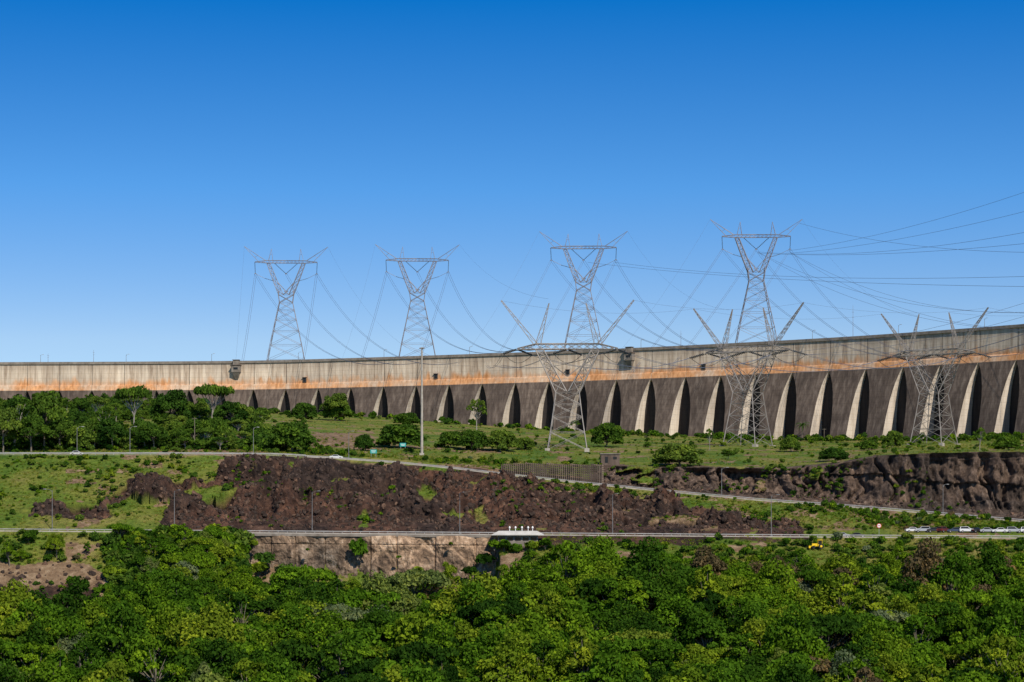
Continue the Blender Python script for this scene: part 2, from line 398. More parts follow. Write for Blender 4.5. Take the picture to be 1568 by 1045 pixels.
def insul(g,p,q,mi=1,r=.22,n=10):
    p=Vector(p);q=Vector(q);g.tube(p,q,.07,.07,4,mi)
    for i in range(n):
        a=p.lerp(q,(i+.3)/n);b=p.lerp(q,(i+.8)/n);g.tube(a,b,r,r*.7,6,mi)
RM,RB=.19,.085
def rear_tower():
    g=MB()
    lattice(g,sq(0,14.4,9),sq(30,8.8,6),3,RM,RB);lattice(g,sq(30,8.8,6),sq(54,3.7,3),4,RM,RB)
    lattice(g,sq(54,3.7,3),sq(58.5,4.3,3),1,RM,RB)
    for s in(-1,1):
        B=[(s*4.3,-2.2,58.5),(s*1.6,-1.5,58.5),(s*1.6,1.5,58.5),(s*4.3,2.2,58.5)]
        Tm=[(s*7.6,-1.7,67),(s*5.4,-1.5,67.4),(s*5.4,1.5,67.4),(s*7.6,1.7,67)]
        T=[(s*10.8,-1.5,76),(s*8.9,-1.5,76),(s*8.9,1.5,76),(s*10.8,1.5,76)]
        lattice(g,B,Tm,3,RM*.9,RB);lattice(g,Tm,T,3,RM*.9,RB)
        g.strut((s*4.3,-3,58.5),(s*4.3,-2.2,61),RM);g.strut((s*4.3,3,58.5),(s*4.3,2.2,61),RM)
        for dy in(-1.5,1.5):
            g.strut((s*1.6,dy,58.5),(-s*1.2,dy,60.5),RM*.7);g.strut((0,dy,60.2),(s*4.6,dy,65.4),RM*.8);g.strut((s*4.3,dy,58.5),(-s*3.7,dy,54),RB)
        lattice(g,[(0,-1.2,76.2),(0,-1.2,77.6),(0,1.2,77.6),(0,1.2,76.2)],[(s*10.4,-1.2,76.2),(s*10.4,-1.2,77.6),(s*10.4,1.2,77.6),(s*10.4,1.2,76.2)],5,RM*.6,RB*.55,False)
        lattice(g,[(s*10.4,-1.2,76.2),(s*10.4,-1.2,77.6),(s*10.4,1.2,77.6),(s*10.4,1.2,76.2)],[(s*17.5,-.3,76.6),(s*17.5,-.3,76.9),(s*17.5,.3,76.9),(s*17.5,.3,76.6)],3,RM*.6,RB*.55,False)
        for dx in(-1.2,1.2):
            for dy in(-1.2,1.2): g.strut((s*8.6+dx,dy,77.6),(s*8.2,0,84.2),RB*1.2)
        g.strut((s*7.8,0,81),(s*9,0,81),RB)
        tip=(s*23.5,0,85.5)
        for dy in(-.9,.9):
            g.strut((s*15.5,dy*.5,77.1),tip,RB*1.4);g.strut((s*11.5,dy,77.6),tip,RB*1.3)
        g.strut((s*17.5,0,79.3),(s*16,0,80.4),RB)
        c=(s*17.2,0,70.2)
        insul(g,(s*17.5,0,76.6),c,1,.26);insul(g,(s*6.6,0,66),(s*12,0,67.6),1,.22,8);g.strut((s*12,0,67.6),c,.1)
        insul(g,(s*6.4,0,76),(0,0,70.2),1,.26)
        g.box(c,(1.0,.6,.35))
    g.box((0,0,70.1),(1.0,.6,.35))
    return g.mesh('transmission_tower',[M_steel,M_ins])
rt=rear_tower();RT=[]
for px,Y,rz in((438,1300,.06),(639,1290,.04),(893.5,1230,-.05),(1158,1180,-.02)):
    X=(px-CX)*Y/F;o=place('transmission_tower',rt,(X,Y,CZ+66),rz);RT.append((X,Y))
def front_tower():
    g=MB();rm,rb=.22,.10
    lattice(g,sq(0,7.2),sq(12,5.4),2,rm,rb);lattice(g,sq(12,5.4),sq(21,4.3),2,rm,rb)
    for s in(-1,1):
        B=[(s*4.3,-4.3,21),(s*.3,-3.2,21.5),(s*.3,3.2,21.5),(s*4.3,4.3,21)]
        T=[(s*11.6,-2.2,36.5),(s*8.6,-2.2,36.5),(s*8.6,2.2,36.5),(s*11.6,2.2,36.5)]
        lattice(g,B,T,5,rm,rb)
        g.strut((s*2.4,-2,26),(-s*2.4,-2,26),rb);g.strut((s*5,-2,31),(0,-2,27),rb);g.strut((s*5,2,31),(0,2,27),rb)
        A=[(0,-2.2,37),(0,-2.2,39),(0,2.2,39),(0,2.2,37)]
        Bm=[(s*11.6,-2.2,37),(s*11.6,-2.2,39),(s*11.6,2.2,39),(s*11.6,2.2,37)]
        Cc=[(s*18.5,-.5,37),(s*18.5,-.5,37.4),(s*18.5,.5,37.4),(s*18.5,.5,37)]
        lattice(g,A,Bm,4,rm*.8,rb*.8,False);lattice(g,Bm,Cc,3,rm*.8,rb*.8,False)
        lattice(g,[(s*12.6,-.8,39),(s*10.8,-.8,39),(s*10.8,.8,39),(s*12.6,.8,39)],[(s*24.6,-.1,55),(s*24.3,-.1,55.2),(s*24.3,.1,55.2),(s*24.6,.1,55)],8,.12,.05,False)
        lattice(g,[(s*11.8,-.8,39),(s*9.8,-.8,39),(s*9.8,.8,39),(s*11.8,.8,39)],[(s*6.9,-.1,54),(s*6.7,-.1,54),(s*6.7,.1,54),(s*6.9,.1,54)],7,.12,.05,False)
    for x in(-18.3,0.,18.3):
        for sx in(-1,1):
            for o in(-.5,.5):
                insul(g,(x+sx*.4,o*2+sx*1.,36.9),(x+sx*5.2,o*2+sx*4,35.2),1,.38,9)
        pts=[Vector((x-5.2,-4,35.2)).lerp(Vector((x+5.2,4,35.2)),k/8)+Vector((0,0,-3.2*math.sin(math.pi*k/8))) for k in range(9)]
        g.path(pts,.1,.1,4,1)
    for s in(-1,1):
        for d in(-1,1): g.box((s*7.2,d*7.2,-.3),(1.8,1.8,1.4),2)
    return g.mesh('dead_end_transmission_tower',[M_steel_d,M_ins,M_barrier])
ft=front_tower();FT=[]
for px,Y,rz in((869,850,-.04),(1145,905,-.60),(1430,950,-.66)):
    X=(px-CX)*Y/F;z=gz(X,Y)
    o=place('dead_end_transmission_tower',ft,(X,Y,z),rz);FT.append((X,Y,z,rz))
# ------------------------------------------------------------ wires
def wires(name,lst,r=.075):
    cu=D.curves.new(name,'CURVE');cu.dimensions='3D';cu.bevel_depth=r;cu.bevel_resolution=0
    for a,b_,s in lst:
        a=Vector(a);b_=Vector(b_);n=26
        sp_=cu.splines.new('POLY');sp_.points.add(n)
        for i in range(n+1):
            t=i/n;p=a.lerp(b_,t);p.z-=s*4*t*(1-t);sp_.points[i].co=(*p,1)
    cu.materials.append(M_wire);o=D.objects.new(name,cu);scene.collection.objects.link(o)
def rph(i,k): X,Y=RT[i];return Vector((X+(-17.2,0,17.2)[k],Y,CZ+66+70))
def rtip(i,k): X,Y=RT[i];return Vector((X+(-23.5,23.5)[k],Y,CZ+66+85.5))
W=[];thin=[];mid_=[]
def both(a,b_,s,o=.5):
    b_=Vector(b_);W.append((a+Vector((-o,0,0)),b_+Vector((-o,0,0)),s));W.append((a+Vector((o,0,.2)),b_+Vector((o,0,.2)),s*1.02))
ends=[[(370,562,1245),None,(463,562,1242)],[(552,556,1220),None,(640,556,1210)],[(752,560,1185),(800,560,1180),(855,560,1170)],[(968,570,1140),(1025,566,1125),(1085,560,1110)]]
for i in range(4):
    for k in range(3):
        e=ends[i][k]
        if e: both(rph(i,k),P(*e),2)
r_ends=[[(600,556,1000),(640,556,980),(700,556,960)],[(790,535,900),(810,532,900),(838,530,870)],[(1075,538,905),(1100,538,905),(1120,540,905)],[(1375,548,950),(1400,550,950),(1425,548,950)]]
for i in range(4):
    for k in range(3):
        both(rph(i,k),P(*r_ends[i][k]),16 if i<2 else 12)
thin.append((rtip(0,1),P(720,560,1000),18));thin.append((rtip(1,1),P(840,458,850),6));thin.append((rtip(2,1),P(1117,475,905),9));thin.append((rtip(3,1),P(1405,484,950),9))
thin.append((rtip(0,0),P(360,565,1245),2));thin.append((rtip(2,0),P(700,560,1190),4));thin.append((rtip(3,0),P(930,560,1150),4));thin.append((rtip(1,0),P(520,560,1225),4))
for a_,b_ in(((1209,384,1180),(1720,240,760)),((1209,388,1180),(1720,283,740)),((1160,386,1180),(1720,325,730)),((1160,388,1180),(1720,356,730)),((1224,342,1180),(1720,385,720)),((941,402,1230),(1720,418,700)),((900,402,1230),(1720,440,700))):
    mid_.append((Vector(P(*a_)),Vector(P(*b_)),3+random.random()*4))
for px in(1209,1160):
    for e in((1568,478),(1500,510)): mid_.append((Vector(P(px,386,1180)),Vector(P(e[0]+80,e[1]-4,960)),9+random.random()*5))
def fph(i,x,sy): 
    X,Y,z,rz=FT[i];c,s=math.cos(rz),math.sin(rz);lx=x+sy*5.2;ly=sy*4
    return Vector((X+lx*c-ly*s,Y+lx*s+ly*c,z+35.2))
def ftp(i,x,zz):
    X,Y,z,rz=FT[i];c,s=math.cos(rz),math.sin(rz);return Vector((X+x*c,Y+x*s,z+zz))
for i in(0,1):
    for x in(-18.3,0,18.3): both(fph(i,x,1),fph(i+1,x,-1),5)
    for x,zz in((24.4,55),(-24.4,55)): thin.append((ftp(i,x,zz),ftp(i+1,x,zz),3))
for j,x in enumerate((-18.3,0,18.3)):
    both(fph(2,x,1),Vector(P(1750,430+j*14,900)),5)
    both(fph(0,x,-1),Vector(P(745+j*12,560,1150)),3)
    mid_.append((fph(1,x,1),Vector(P(1750,400+j*22,860)),7))
for x,zz in((24.4,55),(6.8,54)): thin.append((ftp(2,x,zz),Vector(P(1750,450+x*.5,900)),4))
wires('power_lines',W,.07);wires('feeder_lines',mid_,.055);wires('earth_wires',thin,.03)
# ------------------------------------------------------------ roads, barriers
def strip(name,fY,fZ,d0,d1,px0,px1,mat,dz,step=6,thick=0):
    g=MB();xs=np.arange(px0,px1,step)
    vs=[]
    for x in xs:
        for d in(d0,d1):
            Y=float(fY(x))+d;z=float(fZ(x))+dz;X=(x-CX)/F*Y;vs.append((X,Y,z))
            if thick: vs.append((X,Y,z-thick))
    fs=[]
    if thick:
        for i in range(len(xs)-1):
            o=i*4;p=o+4;fs+=[(o,p,p+2,o+2),(o,o+1,p+1,p),(o+2,p+2,p+3,o+3)]
    else:
        for i in range(len(xs)-1): o=i*2;fs.append((o,o+2,o+3,o+1))
    g.add(vs,fs);return g.obj(name,[mat])
c680=C(680.)
strip('lower_road',c680,roadZ,.8,10.2,-500,2100,M_asph,.03)
strip('lower_road_centre_line',c680,roadZ,5.4,5.6,-500,2100,M_white,.04)
strip('lower_road_kerb',c680,roadZ,.35,.75,-500,2100,M_barrier,.15,6,.6)
strip('lower_road_edge_beam',c680,roadZ,-.05,.25,-500,2100,M_barrier,.30,6,.6)
strip('parking_strip',C(693.5),padZ(693.5,1.45),.4,6.8,1385,2100,M_asph,.06)
strip('upper_road',upY,upZ,.8,8.4,-500,1700,M_asph,.03)
strip('upper_road_centre_line',upY,upZ,4.5,4.7,-500,1700,M_white,.04)
strip('upper_road_kerb',upY,upZ,.35,.75,-500,1700,M_barrier,.12,6,.5)
strip('upper_road_parapet',upY,upZ,-.05,.25,470,1640,M_barrier,.38,6,.8)
def rail(name,fY,fZ,px0,px1,off,step=14.):
    g=MB();pts=[]
    for x in np.arange(px0,px1,step):
        Y=float(fY(x))+off;z=float(fZ(x));pts.append(Vector(((x-CX)/F*Y,Y,z)))
    for p in pts: g.box((p.x,p.y,p.z+.4),(.12,.12,.9))
    for a_,b_ in zip(pts[:-1],pts[1:]):
        for hh,w in((.62,.02),(.74,.06),(.80,.02)):
            g.add([(a_.x,a_.y-.1-w,a_.z+hh),(b_.x,b_.y-.1-w,b_.z+hh),(b_.x,b_.y-.16+w,b_.z+hh+.09),(a_.x,a_.y-.16+w,a_.z+hh+.09)],[(0,1,2,3)])
    g.obj(name,[M_rail])
rail('guardrail',c680,roadZ,-400,2000,.15);rail('guardrail',upY,upZ,-400,1640,8.7);rail('guardrail',upY,upZ,-400,480,.1)
sl=lamp(12.2,1.9)
for px in(-165,80,267,478,704,938,1181,1660):
    Y=692.0;X=(px-CX)/F*Y;place('street_lamp',sl,(X,Y,ground(px,Y)-.1),math.pi if px in(80,) else (random.uniform(-1.2,-.2)))
sl2=lamp(9.5,1.6)
for px in(118,199,388,534,1444,1105,):
    Y=float(upY(px))+9.5
    X=(px-CX)/F*Y;place('street_lamp',sl2,(X,Y,float(upZ(px))),random.uniform(-.8,.8))
g=MB();Yp=800;px=646;X=(px-CX)/F*Yp;zb=ground(px,Yp);ht=(YH-534)*Yp/F+CZ-zb
g.tube((0,0,-.5),(0,0,ht),.50,.26,12);g.tube((0,0,ht),(0,0,ht+.4),.4,.4,10)
for k in range(6):
    t=k*math.pi/3;g.box((.7*math.cos(t),.7*math.sin(t),ht+.1),(.4,.3,.3),1,t);g.strut((0,0,ht+.2),(.7*math.cos(t),.7*math.sin(t),ht+.2),.06)
g.box((0,0,.3),(1.6,1.6,.7),2)
g.obj('floodlight_mast',[M_barrier,M_dc,M_barrier],(X,Yp,zb))
for px,py0,py1 in((298,640,690),(1090,650,668),(1262,650,668)):
    Y=findY(px,py0+ (py1-py0));z=ground(px,Y);h=(py1-py0)*Y/F
    g=MB();g.tube((0,0,-.3),(0,0,h),.15,.1,8);g.box((0,0,h-.5),(1.8,.12,.12));g.tube((-.7,0,h-.5),(-.7,0,h-.1),.08,.05,6,1);g.tube((.7,0,h-.5),(.7,0,h-.1),.08,.05,6,1)
    g.obj('utility_pole',[M_bark,M_ins],((px-CX)/F*Y,Y,z))
# ------------------------------------------------------------ retaining wall
m,nt,b=newmat('retaining_wall_concrete')
col=ramp(nt,noise(nt,.20,10,(1,1,.8),.76,1.2),[(.33,(.045,.034,.028)),(.44,(.15,.11,.08)),(.53,(.31,.23,.165)),(.66,(.58,.48,.38))])
col=mix(nt,.5,col,mix(nt,1.,col,ramp(nt,noise(nt,.5,6,(1,1,.12),.65,1.),[(.40,(.28,.26,.25)),(.56,(1,1,1))]),'MULTIPLY'))
col=mix(nt,1.,col,ramp(nt,noise(nt,.06,4),[(.38,(.5,.5,.5)),(.6,(1.25,1.12,1.0))]),'MULTIPLY')
nt.links.new(col,b.inputs['Base Color']);bump(nt,b,noise(nt,.9,8),.6,1);M_rw=m
xs=np.arange(377,763,1.2);nz=46
g=MB();ztop=np.array([float(roadZ(x)) for x in xs])
zbot=ztop-15.4
vs=[]
X=(xs-CX)/F*676
bays=np.cumsum([0]+[random.uniform(6,15) for _ in range(12)])+X[0]
gm=np.zeros_like(X,bool)
for bb in bays: gm|=abs(X-bb)<.22
step=np.array([(_h(np.array([float(np.searchsorted(bays,v))]),np.array([0.]),np.array([0.]),4)[0]-.5)*1.4 for v in X])
for j in range(nz):
    t=j/(nz-1)
    z=ztop+(zbot-ztop)*t;Y=676.0-1.6*t+0*xs
    d=fbm(X*.12,0*X,z*.12,5,5)*2.4+fbm(X*.7,0*X,z*.5,3,8)*.5+step
    gro=np.where(gm,.4,0)+np.where(abs(z-(ztop-3.2))<.2,.2,0)
    Y=Y-d*np.clip(t*6,0,1)+gro
    vs+=list(zip(X,Y,z))
n=len(xs);fs=[(j*n+i,j*n+i+1,(j+1)*n+i+1,(j+1)*n+i) for j in range(nz-1) for i in range(n-1)]
g.add(vs,fs)
for k in range(0,n-12,12):
    X0=(xs[k]-CX)/F*676;X1=(xs[min(k+12,n-1)]-CX)/F*676;zz=(ztop[k]+ztop[min(k+12,n-1)])/2
    g.box(((X0+X1)/2,677.6,zz-.35),(X1-X0,3.6,.7),1)
g.obj('concrete_retaining_wall',[M_rw,M_dc])
g=MB()
for x in np.arange(768,922,3.0):
    Y=float(upY(x))+11;z0=float(upZ(x))-.3;top=(YH-np.interp(x,[768,800,921],[711,709,712]))*Y/F+CZ;X=(x-CX)/F*Y
    g.box((X,Y,(z0+top)/2),(.22,.5,top-z0),1)
    h=z0
    while h<top-.3:
        g.box((X+.33,Y+.35,h+.22),(.75,.3,.42),0);h+=.62
g.obj('crib_retaining_wall',[simple('crib_wall_timber',(.12,.09,.07),(.24,.18,.145),.6,.9),M_ds])
Y=790.;X=(934-CX)/F*Y;z=ground(934,Y)
g=MB();g.box((0,0,1.2),(6.4,5,4.0),0);g.box((0,0,3.35),(7,5.6,.3),1);g.box((-1.3,-2.53,1.3),(1,.06,2.1),2);g.box((1.6,-2.53,1.9),(1.3,.06,.9),2)
g.obj('concrete_utility_hut',[M_ds,M_dc,M_glass],(X,Y,z))
# ------------------------------------------------------------ lookout pavilion
px=793;Y=674.;X=(px-CX)/F*Y;z=float(roadZ(px))-1.35
g=MB();g.box((0,0,-.2),(11.6,4.4,3.2),0)
for s in(-4.6,-2.3,0,2.3,4.6): g.box((s,-2.23,.35),(1.7,.06,1.0),2)
g.box((0,0,-4),(12.4,5,4.4),3)
g.add([(-7.6,-3.6,1.42),(7.6,-3.6,1.42),(7.6,3.6,1.42),(-7.6,3.6,1.42),(-7.6,-3.6,1.65),(7.6,-3.6,1.65),(7.6,3.6,1.65),(-7.6,3.6,1.65),(-5.6,-1,2.7),(5.6,-1,2.7),(5.6,1,2.7),(-5.6,1,2.7)],
 [(0,3,2,1),(0,1,5,4),(1,2,6,5),(2,3,7,6),(3,0,4,7),(4,5,9,8),(5,6,10,9),(6,7,11,10),(7,4,8,11),(8,9,10,11)],1)
for x in(-2.4,-.7,1.2,3.0,4.3):
    g.tube((x,0,2.7),(x,0,3.5),.11,.11,8,4);g.tube((x,0,3.45),(x,0,3.85),.30,.26,8,4);g.tube((x,0,3.85),(x,0,4.05),.26,.08,8,4)
g.obj('roadside_pavilion',[M_dc,M_roof,M_glass,M_ds,M_white],(X,Y,z))
# ------------------------------------------------------------ cars
def car(pm,kind='sedan'):
    g=MB()
    if kind=='sedan': prof=[(-2.2,.35),(-2.25,.75),(-2.1,.95),(-1.5,1.0),(-.95,1.42),(.35,1.45),(1.05,1.0),(1.95,.88),(2.2,.65),(2.2,.35)];cab=[(-1.35,1.0),(-.9,1.36),(.3,1.39),(.85,1.0)]
    else: prof=[(-2.2,.4),(-2.25,1.0),(-2.15,1.1),(-1.95,1.65),(.2,1.72),(.95,1.15),(1.95,1.0),(2.2,.75),(2.2,.4)];cab=[(-2.0,1.12),(-1.8,1.6),(.12,1.64),(.75,1.12)]
    n=len(prof);w=.88
    def wd(z): return w-(max(0,z-.95))*.28
    vs=[(x,-wd(z),z) for x,z in prof]+[(x,wd(z),z) for x,z in prof]
    fs=[tuple(range(n)),tuple(range(2*n-1,n-1,-1))]+[(i,i+n,(i+1)%n+n,(i+1)%n) for i in range(n)]
    g.add(vs,fs,0)
    for s in(-1,1):
        v=[(x,s*(wd(z)+.012),z) for x,z in cab];g.add(v,[(0,1,2,3)] ,1)
        for x in(-1.35,1.35):
            g.tube((x,s*.70,.33),(x,s*.93,.33),.33,.33,14,2);g.tube((x,s*.93,.33),(x,s*.945,.33),.18,.16,10,3)
        g.box((2.18,s*.62,.68),(.1,.36,.14),3);g.box((-2.22,s*.66,.78),(.08,.3,.16),4)
        g.box((.75,s*.98,1.0),(.12,.14,.12),0)
    k=4 if kind=='suv' else 5
    (xa,za),(xb,zb)=(prof[k],prof[k+1])
    def lerp(t): return xa+(xb-xa)*t,za+(zb-za)*t
    p0=lerp(.12);p1=lerp(.9);g.add([(p0[0]+.02,-.68,p0[1]+.015),(p0[0]+.02,.68,p0[1]+.015),(p1[0]+.02,.78,p1[1]+.015),(p1[0]+.02,-.78,p1[1]+.015)],[(0,1,2,3)],1)
    (xa,za),(xb,zb)=(prof[3],prof[4]) if kind=='sedan' else (prof[2],prof[3])
    p0=lerp(.15);p1=lerp(.88);g.add([(p0[0]-.02,-.7,p0[1]+.015),(p0[0]-.02,.7,p0[1]+.015),(p1[0]-.02,.66,p1[1]+.015),(p1[0]-.02,-.66,p1[1]+.015)],[(0,1,2,3)],1)
    return g.mesh('parked_car',[pm,M_glass,M_black,M_rail,M_red])
M_red=paint('red_paint',(.5,.03,.02))
cw=paint('white_car_paint',(.62,.62,.62));cs=paint('silver_car_paint',(.34,.35,.37));cb=paint('blue_car_paint',(.04,.055,.10));ck=paint('black_car_paint',(.02,.02,.022));cr=paint('maroon_car_paint',(.12,.03,.03))
carm=[car(cw),car(cs,'suv'),car(ck),car(cw,'suv'),car(cb),car(cs),car(cr,'suv')]
for i,(px,k,rz) in enumerate(((1398,0,.1),(1412,1,3.2),(1431,2,0),(1444,6,.9),(1462,4,3.1),(1480,3,.1),(1494,2,.8),(1512,5,0),(1530,0,3.2),(1552,1,.1),(1574,3,0))):
    Y=697.2+random.uniform(-.8,.8);place('parked_car',carm[k],((px-CX)/F*Y,Y,ground(px,Y)+.07),rz,1.08)
for px,off,k in((1313,3.3,2),(1290,7,5)):
    Y=680+off;place('car',carm[k],((px-CX)/F*Y,Y,float(roadZ(px))+.04),0)
for px,off in((515,2.8),(118,3)):
    Y=float(upY(px))+off;Z=float(upZ(px));o=place('car',carm[0],((px-CX)/F*Y,Y,Z+.04),0)
g=MB();M_y=paint('yellow_machine_paint',(.85,.55,.02))
g.box((.7,0,1.15),(1.9,1.0,.8),0);g.box((-.7,0,1.0),(1.4,1.5,.6),0);g.box((-.6,0,1.9),(1.3,1.3,1.1),1);g.box((-.6,0,2.55),(1.6,1.6,.15),0)
for x,s in((-.6,-1),(-.6,1)): g.tube((x-.3,s*.75,.75),(x-.3,s*1.15,.75),.75,.75,16,2);g.tube((x-.3,s*1.15,.75),(x-.3,s*1.17,.75),.35,.3,10,0)
for s in(-1,1): g.tube((1.2,s*.6,.45),(1.2,s*.9,.45),.45,.45,14,2);g.strut((.6,s*.55,1.2),(2.4,s*.55,.6),.1)
g.box((2.4,0,.55),(.5,1.8,.7),0)
for x,y in((-1.2,-.62),(-1.2,.62),(0,-.62),(0,.62)): g.strut((x,y,1.3),(x,y,2.5),.06)
Y=669.5;px=1252;g.obj('yellow_tractor',[M_y,M_glass,M_black],((px-CX)/F*Y,Y,ground(px,Y)+.3),math.pi)
TRX=(px-CX)/F*Y
M_teal=paint('teal_paint',(.02,.32,.30))
for px,py in((572,697),(617,686)):
    Y=findY(px,py+3,768) ;z=ground(px,Y)
    g=MB();g.strut((-.8,0,-.2),(-.8,0,2),.07,1);g.strut((.8,0,-.2),(.8,0,2),.07,1);g.box((0,-.1,1.7),(2.2,.08,1.3),0);g.box((0,-.145,1.9),(1.6,.01,.15),2);g.box((0,-.145,1.5),(1.2,.01,.15),2)
    g.obj('information_sign',[M_teal,M_rail,M_white],((px-CX)/F*Y,Y,z))
px=1346;Y=692.2;g=MB();g.tube((0,0,0),(0,0,3.2),.06,.06,6,1);g.tube((0,-.05,3.2),(0,-.09,3.2),.75,.75,8,0);g.tube((0,-.09,3.2),(0,-.1,3.2),.55,.55,8,2);g.box((0,-.105,3.2),(.8,.01,.2),0)
g.obj('traffic_sign',[M_red,M_rail,M_white],((px-CX)/F*Y,Y,ground(px,Y)))
# ------------------------------------------------------------ vegetation prototypes
def leaves(g,c,r,n,size,flat=.75,r_=None,tint=.5,low=-.35):
    R=rng
    d=R.normal(size=(n*2,3));d/=np.linalg.norm(d,axis=1)[:,None];d=d[d[:,2]>low][:n];n=len(d)
    rad=r*(0.55+.58*R.random(n)**.6)
    p=d*rad[:,None];p[:,2]*=flat;p+=np.array(c)
    nn=d+R.normal(size=(n,3))*.8+np.array([0,0,.3]);nn/=np.linalg.norm(nn,axis=1)[:,None]
    u=np.cross(nn,R.normal(size=(n,3)));u/=np.linalg.norm(u,axis=1)[:,None];v=np.cross(nn,u)
    s=size*(.6+.8*R.random(n))[:,None];u=u*s;v=v*s*.6
    q=np.stack([p-u,p-v+nn*s*.15,p+u,p+v-nn*s*.15],1).reshape(-1,3)
    o=len(g.v);g.v+=[tuple(x) for x in q.tolist()];g.f+=[(o+4*i,o+4*i+1,o+4*i+2,o+4*i+3) for i in range(n)];g.m+=[0]*n
    tt=np.clip(tint+R.normal(size=n)*.18,0,1);g.t+=list(np.repeat(tt,4))
def tree(seed,W=5.,H=9.,ncl=18,per=190,ls=.34,trunk=.28,th=.45,style='round',mats=None,bark=None):
    R=random.Random(seed);g=MB()
    th=H*th;lean=(R.uniform(-.5,.5),R.uniform(-.5,.5))
    top=Vector((lean[0],lean[1],th));g.path([(0,0,-1.2),(lean[0]*.3,lean[1]*.3,th*.5),tuple(top)],trunk,trunk*.65,7,1)
    for i in range(ncl):
        a=i*2.399+R.uniform(-.4,.4);q=math.sqrt((i+.5)/ncl)
        if style=='umbrella':
            rr=W*.9*q;cz=H*.86-H*.10*q*q+R.uniform(-.04,.05)*H;cr=W*R.uniform(.22,.32);fl=.5
        elif style=='sparse':
            rr=W*.85*q;cz=H*(.95-.35*q*R.uniform(.4,1.4));cr=W*R.uniform(.16,.26);fl=.7
        elif style=='low':
            rr=W*.80*q*R.uniform(.85,1.15);cz=H*(.82-.62*q*q)+R.uniform(-.1,.1)*H;cr=W*R.uniform(.2,.38);fl=.8
        else:
            rr=W*.80*q*R.uniform(.85,1.15);cz=H*(.84-.42*q*q)+R.uniform(-.13,.13)*H;cr=W*R.uniform(.17,.36);fl=.8
        c=Vector((rr*math.cos(a)+lean[0],rr*math.sin(a)+lean[1],cz))
        mid=top.lerp(c,.5)+Vector((0,0,-.15*rr*.5))
        g.path([tuple(top-Vector((0,0,R.random()*th*.3))),tuple(mid),tuple(c)],trunk*.38,trunk*.1,4,1)
        leaves(g,c,cr,int(per*(cr/(W*.3))**1.5),ls,fl,tint=min(1,max(0,R.gauss(.5,.2))))
    return g.mesh('tree_proto_%d'%seed,[mats or M_leaf,bark or M_bark])
def bush(seed,mats=None,ls=.2,per=70):
    R=random.Random(seed);g=MB()
    for i in range(6):
        a=i*2.4;q=.6*math.sqrt(i/6);c=(q*math.cos(a),q*math.sin(a),.45+R.uniform(-.15,.3))
        g.tube((0,0,-.2),c,.04,.02,4,1);leaves(g,c,R.uniform(.35,.6),per,ls,.85,tint=min(1,max(0,R.gauss(.5,.18))))
    return g.mesh('bush_proto_%d'%seed,[mats or M_leaf,M_bark])
def tuft(seed):
    R=random.Random(seed);g=MB()
    for i in range(30):
        a=R.random()*6.28;b0=R.random()*.6;x,y=b0*math.cos(a*3),b0*math.sin(a*3);h=R.uniform(.25,.7);l=R.uniform(.2,.6);w=.06
        g.add([(x-w*math.sin(a),y+w*math.cos(a),-.05),(x+w*math.sin(a),y-w*math.cos(a),-.05),(x+l*math.cos(a),y+l*math.sin(a),h)],[(0,1,2)],0,R.random())
    return g.mesh('tuft_proto',[M_grassb])
m,nt,b=newmat('boulder_basalt');oi=nt.nodes.new('ShaderNodeObjectInfo')
col=ramp(nt,noise(nt,1.5,7,rough=.7),[(.3,(.018,.012,.010)),(.5,(.050,.033,.026)),(.72,(.13,.09,.068))])
col=mix(nt,1.,col,ramp(nt,oi.outputs['Random'],[(0,(.5,.5,.5)),(.7,(1,1,1)),(1,(2.2,1.9,1.6))]),'MULTIPLY')
nt.links.new(col,b.inputs['Base Color']);bump(nt,b,noise(nt,4,6),.1,.8);M_bo=m
def boulder(seed):
    import bmesh
    bm=bmesh.new();bmesh.ops.create_icosphere(bm,subdivisions=2,radius=1)
    R=random.Random(seed);pl=[(Vector((R.gauss(0,1),R.gauss(0,1),R.gauss(0,1))).normalized(),R.uniform(.5,.8)) for _ in range(8)]
    for v in bm.verts:
        for nn,d in pl:
            k=v.co.dot(nn)
            if k>d: v.co-=nn*(k-d)
        v.co.z*=.75
    me=D.meshes.new('boulder');bm.to_mesh(me);bm.free();me.materials.append(M_bo);return me
def coll(name,meshes):
    c=D.collections.new(name)
    for i,me in enumerate(meshes):
        o=D.objects.new('%s_part_%02d'%(name,i),me);c.objects.link(o)
    return c
